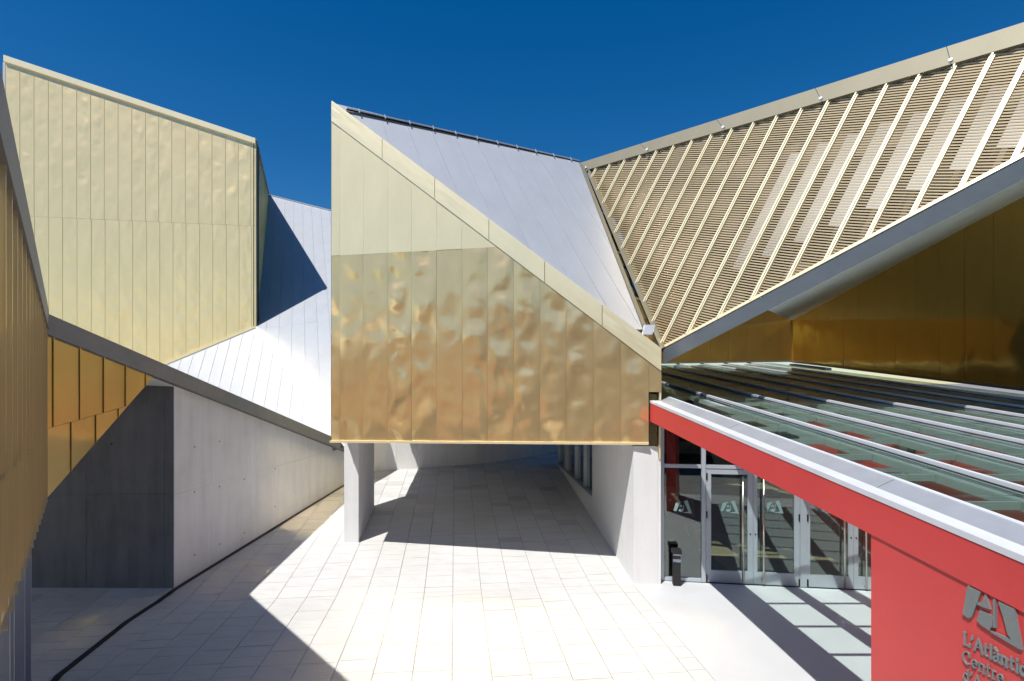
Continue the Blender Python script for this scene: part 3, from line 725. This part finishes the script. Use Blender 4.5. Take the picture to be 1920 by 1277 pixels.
for i, x0 in enumerate(XS):
    ya, yb = 2.2, 20.6 + 0.19 * (x0 - 4)
    while RP(x0, ya).x > xlim(ya) and ya < 20: ya += 0.3
    if RP(x0, ya).x > 12.2: continue
    if i == 0: yb = 11.0
    if i:
        nseg = 1
        MB().bar(RP(x0, ya, 0.035), RP(x0, yb, 0.035), 0.052, 0.05).build('glazing_cap', 'white', t)
        MB().bar(RP(x0 - 0.0, ya, 0.012), RP(x0, yb, 0.012), 0.11, 0.012).build('cap_gasket', 'slot', t)
    MB().bar(RP(x0, ya, -0.09), RP(x0, yb, -0.09), 0.27, 0.09).build('main_beam', 'wbeam', t)
    for j, y in enumerate(YS):
        y1 = y + pitch
        if y1 > yb or y < ya - 0.01: continue
        xe = min(RP(x0 + bw, y).x, xlim(y1))
        qd = [V((RP(x0, y).x + .02, y + .01, RP(0, y).z)), V((xe - .02, y + .01, RP(0, y).z)), V((min(xe, RP(x0 + bw, y1).x) - .02, y1 - .01, RP(0, y1).z)), V((RP(x0, y1).x + .02, y1 - .01, RP(0, y1).z))]
        if qd[1].x - qd[0].x < 0.1: continue
        MB().prism(qd, V((0, 0, 0.014))).build('glass_pane', 'roofglass', t)
        pl = V((RP(x0, y).x + .145, y, RP(0, y).z - 0.085)); pr_ = V((xe - .145, y, RP(0, y).z - 0.085))
        if pr_.x - pl.x > 0.2: MB().bar(pl, pr_, 0.05, 0.07).build('cross_beam', 'wbeam', t)
# left strip of the roof beyond the gold box corner
for j, y in enumerate(YS):
    if y < 11.0: continue
    y1 = y + pitch
    if y1 > 20.6: break
    MB().prism([V((3.2, y + .01, RP(0, y).z)), V((RP(XS[1], y).x - .02, y + .01, RP(0, y).z)), V((RP(XS[1], y1).x - .02, y1 - .01, RP(0, y1).z)), V((3.2, y1 - .01, RP(0, y1).z))], V((0, 0, 0.014))).build('glass_pane', 'roofglass', t)

# red wall with the sign
t = thing('red_sign_wall', 'red painted wall under the glass roof edge carrying grey sign letters', 'wall', (3.4, 3.6, 0))
def RW(y, zz, o=0.0): return V((fascia_x(y) + 0.014 + o, y, zz))
MB().prism([RW(4.97, -.05), RW(2.2, -.05), RW(2.2, RP(0, 2.2).z - .06), RW(4.97, RP(0, 4.97).z - .06)], V((0.30, 0.02, 0))).build('wall', 'red', t)
t = thing('red_side_wall', 'red wall closing the far right of the entrance beneath the glass roof', 'wall', (8.3, 7, 0))
MB().prism([P(8.02, 10.60, -.05), P(8.35, 2.2, -.05), P(8.35, 2.2, RP(0, 2.2).z - .18), P(8.02, 10.60, RP(0, 10.60).z - .18)], V((0.25, 0, 0))).build('wall', 'red', t)

# sign: emblem and lettering
sgn = thing('wall_sign', 'raised grey emblem and serif letters mounted on the red wall', 'sign', (3.41, 4.0, 2.0))
sn_ = V((-1, -0.08, 0)).normalized(); sp0 = RW(4.0, 2.0)
def onsign(zx, zy): return hit(1780 + zx / 6.486, 1080 + zy / 6.486, sp0, sn_)
LOGO = [
    [(245, 120), (408, 200), (365, 320), (300, 500), (250, 510), (185, 460)],
    [(460, 225), (520, 408), (365, 352), (367, 322), (410, 335)],
    [(392, 418), (535, 478), (556, 525), (545, 618), (522, 640), (520, 668), (405, 592), (360, 540)],
    [(558, 282), (582, 290), (588, 632), (556, 625)],
    [(620, 312), (815, 402), (908, 900), (870, 884), (530, 682), (528, 664), (778, 776), (735, 700), (683, 500)],
]
for pl in LOGO:
    MB().prism([onsign(*q) for q in pl], sn_ * 0.018).build('emblem_piece', 'sign', sgn)
def arc(cx, cy, rx, ry, a0, a1, n=9):
    return [(cx + rx * math.cos(math.radians(a0 + (a1 - a0) * i / n)), cy + ry * math.sin(math.radians(a0 + (a1 - a0) * i / n))) for i in range(n + 1)]
# stroke letters: (advance, [polyline, ...]); cap height 1, x height 0.68, thin slab serifs as short strokes
G = {
 'L': (0.72, [[(.16, 0), (.16, 1)], [(.03, .97), (.30, .97)], [(.03, .035), (.62, .035), (.64, .24)]]),
 "'": (0.28, [[(.16, .98), (.15, .82), (.07, .70)]]),
 'A': (0.86, [[(.08, 0), (.42, 1)], [(.42, 1), (.76, 0)], [(.20, .34), (.64, .34)], [(.0, .03), (.18, .03)], [(.64, .03), (.86, .03)]]),
 't': (0.46, [[(.18, .88), (.18, .12), (.26, .03), (.40, .06)], [(.04, .66), (.40, .66)]]),
 'l': (0.36, [[(.18, 0), (.18, 1.04)], [(.06, 1.02), (.18, 1.02)], [(.05, .03), (.31, .03)]]),
 'a': (0.58, [[(.08, .56), (.18, .66), (.34, .66), (.42, .54), (.42, .08), (.54, .03)], [(.42, .40), (.20, .36), (.08, .24), (.10, .08), (.22, .02), (.42, .14)]]),
 'n': (0.72, [[(.15, 0), (.15, .67)], [(.03, .64), (.15, .64)], [(.15, .52), (.32, .67), (.48, .64), (.54, .50), (.54, 0)], [(.04, .03), (.27, .03)], [(.43, .03), (.66, .03)]]),
 'i': (0.36, [[(.18, 0), (.18, .67)], [(.05, .64), (.18, .64)], [(.05, .03), (.31, .03)], [(.18, .86), (.18, .97)]]),
 'd': (0.66, [[(.48, 1.04), (.48, .06), (.60, .03)], [(.36, 1.02), (.48, 1.02)], arc(.28, .34, .19, .32, 50, 310, 10)]),
 'C': (0.84, [arc(.44, .5, .36, .48, 50, 310, 14), [(.68, .92), (.70, .70)]]),
 'e': (0.62, [[(.10, .36), (.50, .36)] + arc(.30, .36, .20, .30, 0, 310, 12)]),
 'r': (0.50, [[(.15, 0), (.15, .67)], [(.03, .64), (.15, .64)], [(.15, .50), (.28, .66), (.44, .64)], [(.04, .03), (.30, .03)]]),
 's': (0.52, [[(.42, .56), (.30, .66), (.14, .62), (.12, .46), (.26, .38), (.42, .28), (.42, .10), (.28, .02), (.08, .10)]]),
}
G['à'] = (G['a'][0], G['a'][1] + [[(.14, 1.0), (.32, .80)]])
su = V((0.08, -1, 0)).normalized()
def text(s, zx, zy_top, zy_bot, bold, squeeze):
    p_top, p_bot = onsign(zx, zy_top), onsign(zx, zy_bot); h = p_top.z - p_bot.z; x = 0
    for ch in s:
        adv, strokes = G[ch]; mb = MB(); k = 0
        for stn in strokes:
            for a, b in zip(stn[:-1], stn[1:]):
                dx, dy = b[0] - a[0], b[1] - a[1]; L = math.hypot(dx, dy)
                if L < 1e-6: continue
                vert = abs(dy) / L
                wd = (0.05 + 0.11 * vert) * bold; nx, ny = -dy / L * wd / 2, dx / L * wd / 2; ex, ey = dx / L * wd * .35, dy / L * wd * .35
                q = [(a[0] - ex + nx, a[1] - ey + ny), (b[0] + ex + nx, b[1] + ey + ny), (b[0] + ex - nx, b[1] + ey - ny), (a[0] - ex - nx, a[1] - ey - ny)]
                mb.prism([p_bot + su * ((x + q_[0]) * h * squeeze) + V((0, 0, q_[1] * h)) for q_ in q], sn_ * (0.010 + 0.0004 * k)); k += 1
        mb.build('letter', 'sign', sgn); x += adv
text("L'Atlàntida", 178, 675, 825, 1.15, 0.93)
text("Centre", 172, 892, 1042, 0.75, 0.90)
text("d'Arts", 180, 1116, 1262, 0.75, 0.90)

# ================================================================== ENTRANCE FACADE
t = thing('glazed_entrance', 'grey aluminium entrance facade with glass doors and tall pull handles', 'entrance', (5, 11.03, 0))
F0 = V((3.06, 11.29, 0)); fdv = V((0.9912, -0.1326, 0)); fnv = V((-0.1326, -0.9912, 0))
def fq(px):
    k = (px - CX) / FPX
    return (k * F0.y - F0.x) / (fdv.x - k * fdv.y)
def FP(px, zz, o=0.0): return z(F0 + fdv * fq(px), zz) + fnv * o
def FQ(qv, zz, o=0.0): return z(F0 + fdv * qv, zz) + fnv * o
def rect(p0, p1, z0, z1, o, th): return MB().prism([FP(p0, z0, o), FP(p1, z0, o), FP(p1, z1, o), FP(p0, z1, o)], fnv * th)
ZT = 3.50
for a, b_, dp in ((1231.5, 1237, .06), (1238, 1244.5, .05), (1314.5, 1322.3, .04), (1498.7, 1511, .04), (1686, 1698, .04)):
    rect(a, b_, 0.003, ZT, -0.03, 0.04 + dp).build('post', 'alu', t)
for a, b_ in ((1245, 1314), (1323, 1498), (1511.5, 1685.5)):
    rect(a, b_, 2.385, 2.46, -0.02, 0.07).build('transom', 'alu', t)
    rect(a, b_, 3.40, 3.50, -0.02, 0.06).build('head_rail', 'alu', t)
    if a < 1400: rect(a + .5, b_ - .5, 2.465, 3.395, 0, 0.014).build('pane', 'doorglass', t)
    else: rect(a + .5, b_ - .5, 2.465, 3.395, 0, 0.014).build('lintel_panel', 'red', t)
for a, b_ in ((1245, 1314),):
    rect(a + .5, b_ - .5, 0.09, 2.38, 0, 0.014).build('pane', 'doorglass', t)
    rect(a, b_, 0.005, 0.085, -0.02, 0.07).build('bottom_rail', 'alu', t)
def decal(px_c, parent, o):
    D = [[(1180, 515), (1300, 488), (1245, 590), (1192, 702), (1130, 690)], [(1305, 545), (1338, 612), (1258, 606)],
         [(1262, 650), (1366, 645), (1360, 690), (1318, 722), (1245, 696)], [(1352, 560), (1366, 560), (1366, 640), (1352, 640)],
         [(1362, 476), (1450, 455), (1547, 756), (1348, 738), (1348, 727), (1468, 714)]]
    for pl in D:
        pts = [hit(px_c + (a_ - 1338) / 12, 900 + b2 / 12, F0 + fnv * o, fnv) for a_, b2 in pl]
        MB().prism(pts, fnv * 0.002).build('emblem_film', 'film', parent)
for i, (a, b_, ga, gb, hx, hinge) in enumerate(((1323.2, 1410.6, 1332.5, 1400.8, 1390.5, 1), (1411.2, 1498.2, 1419, 1488, 1429, -1), (1511.6, 1598.6, 1517.5, 1589, 1579.5, 1), (1599.2, 1685.4, 1607.5, 1677, 1619.5, -1))):
    # a door leaf: stiles and rails in one frame
    dm = MB()
    for (x0, x1, z0, z1) in ((a, ga, 0.02, 2.37), (gb, b_, 0.02, 2.37), (ga, gb, 0.02, 0.27), (ga, gb, 2.27, 2.37)):
        dm.prism([FP(x0, z0, -0.02), FP(x1, z0, -0.02), FP(x1, z1, -0.02), FP(x0, z1, -0.02)], fnv * 0.06)
    d = dm.build('door', 'alu', t)
    rect(ga, gb, 0.27, 2.27, 0, 0.014).build('door_pane', 'doorglass', d)
    hb, ht = FP(hx, 0.06, 0.10), FP(hx, 2.24, 0.10)
    mb = MB(); mb.tube(hb, ht, 0.018, 12)
    for zz in (0.10, 2.20): mb.tube(FP(hx, zz, 0.02), FP(hx, zz, 0.10), 0.012, 8)
    mb.build('pull_handle', 'steel', d, smooth=True)
    hxp = (a + 1.2) if hinge > 0 else (b_ - 1.2)
    for zz in (0.10, 1.42, 2.22): MB().bar(FP(hxp, zz - .07, 0.045), FP(hxp, zz + .07, 0.045), 0.025, 0.03, fnv).build('hinge', 'slot', d)
    MB().tube(FP((gb + b_) / 2 if hinge > 0 else (a + ga) / 2, 1.05, 0.03), FP((gb + b_) / 2 if hinge > 0 else (a + ga) / 2, 1.05, 0.055), 0.014, 8).build('lock', 'slot', d)
    decal((1368, 1451.5, 1545, 1640)[i], d, 0.016)
decal(1280, t, 0.016)
rect(1231, 1698, 0.001, 0.012, -0.03, 0.09).build('threshold', 'slot', t)
# inside the foyer
t = thing('red_column', 'slanted red steel column standing inside behind the left glass pane', 'column', (4.6, 13, 0))
MB().tube(at(1313, 1038, 13) - V((0, 0, .05)), at(1232, 770, 13), 0.10, 16).build('shaft', 'red', t, smooth=True)
MB().tube(at(1313, 1038, 13) - V((0, 0, .05)), at(1313, 1038, 13) + V((0, 0, .02)), 0.18, 16).build('base_plate', 'alu', t)
t = thing('inner_counter', 'low pale counter standing inside the foyer behind the doors', 'counter', (6.2, 15, 0))
MB().box(P(6.4, 15.2, 0.5), V((1.1, 0, 0)), V((0, .3, 0)), V((0, 0, .49))).build('front', 'concd', t)
MB().box(P(6.4, 15.2, 1.03), V((1.18, 0, 0)), V((0, .38, 0)), V((0, 0, .025))).build('top', 'alu', t)

# ash bin by the glazing
t = thing('ash_bin', 'slim black ash bin standing in front of the left glass pane', 'bin', (3.39, 11.0, 0))
bx = P(3.39, 11.0, 0); ax = fdv * 0.5; ay = fnv * 0.5
MB().box(bx + V((0, 0, .27)), ax * .145, ay * .145, V((0, 0, .262))).build('body', 'black', t)
MB().box(bx + V((0, 0, .605)), ax * .15, ay * .15, V((0, 0, .052))).build('collar', 'black', t)
MB().box(bx + V((0, 0, .70)), ax * .19, ay * .19, V((0, 0, .04))).build('lid', 'black', t)
MB().box(bx + V((0, 0, .65)) + fnv * 0.07, ax * .15, ay * .02, V((0, 0, .02))).build('tray', 'alu', t)
mb = MB(); c = bx + V((0, 0, .53)) + fnv * 0.085
prev = None; ring = []
for k in range(11):
    u = (k / 10 - .5) * .165; zz = random.uniform(-.02, .012); ring.append((c + fdv * u + V((0, 0, .028)), c + fdv * u + V((0, 0, -.025 + zz)) + fnv * random.uniform(0, .018)))
for a, b_ in zip(ring[:-1], ring[1:]): mb.poly([a[0], a[1], b_[1], b_[0]])
mb.build('bin_bag', 'bag', t)

# ================================================================== THE BUILDING ACROSS THE COURT, BEHIND THE VIEWPOINT (mirrored in the sheets)
t = thing('court_building', 'brown gold clad building across the court, mirrored in the gold box', 'building', (0, -6, 0))
MB().prism([P(-16, -6, 0), P(16, -6, 0), P(16, -6, 8.0), P(-16, -6, 8.0)], V((0, -5, 0))).build('body', 'brown', t)
clad(t, [P(-16, -6, 2.8), P(16, -6, 2.8), P(16, -6, 8.0), P(-16, -6, 8.0)], UP, P(0, 10, 4), 1.2, 'fascia', (), gap=0.01, th=0.02, off=0.004)
for i in range(10): MB().prism([P(-14 + i * 2.9, -6, .1), P(-11.4 + i * 2.9, -6, .1), P(-11.4 + i * 2.9, -6, 2.7), P(-14 + i * 2.9, -6, 2.7)], V((0, .03, 0))).build('window', 'winglass', t)
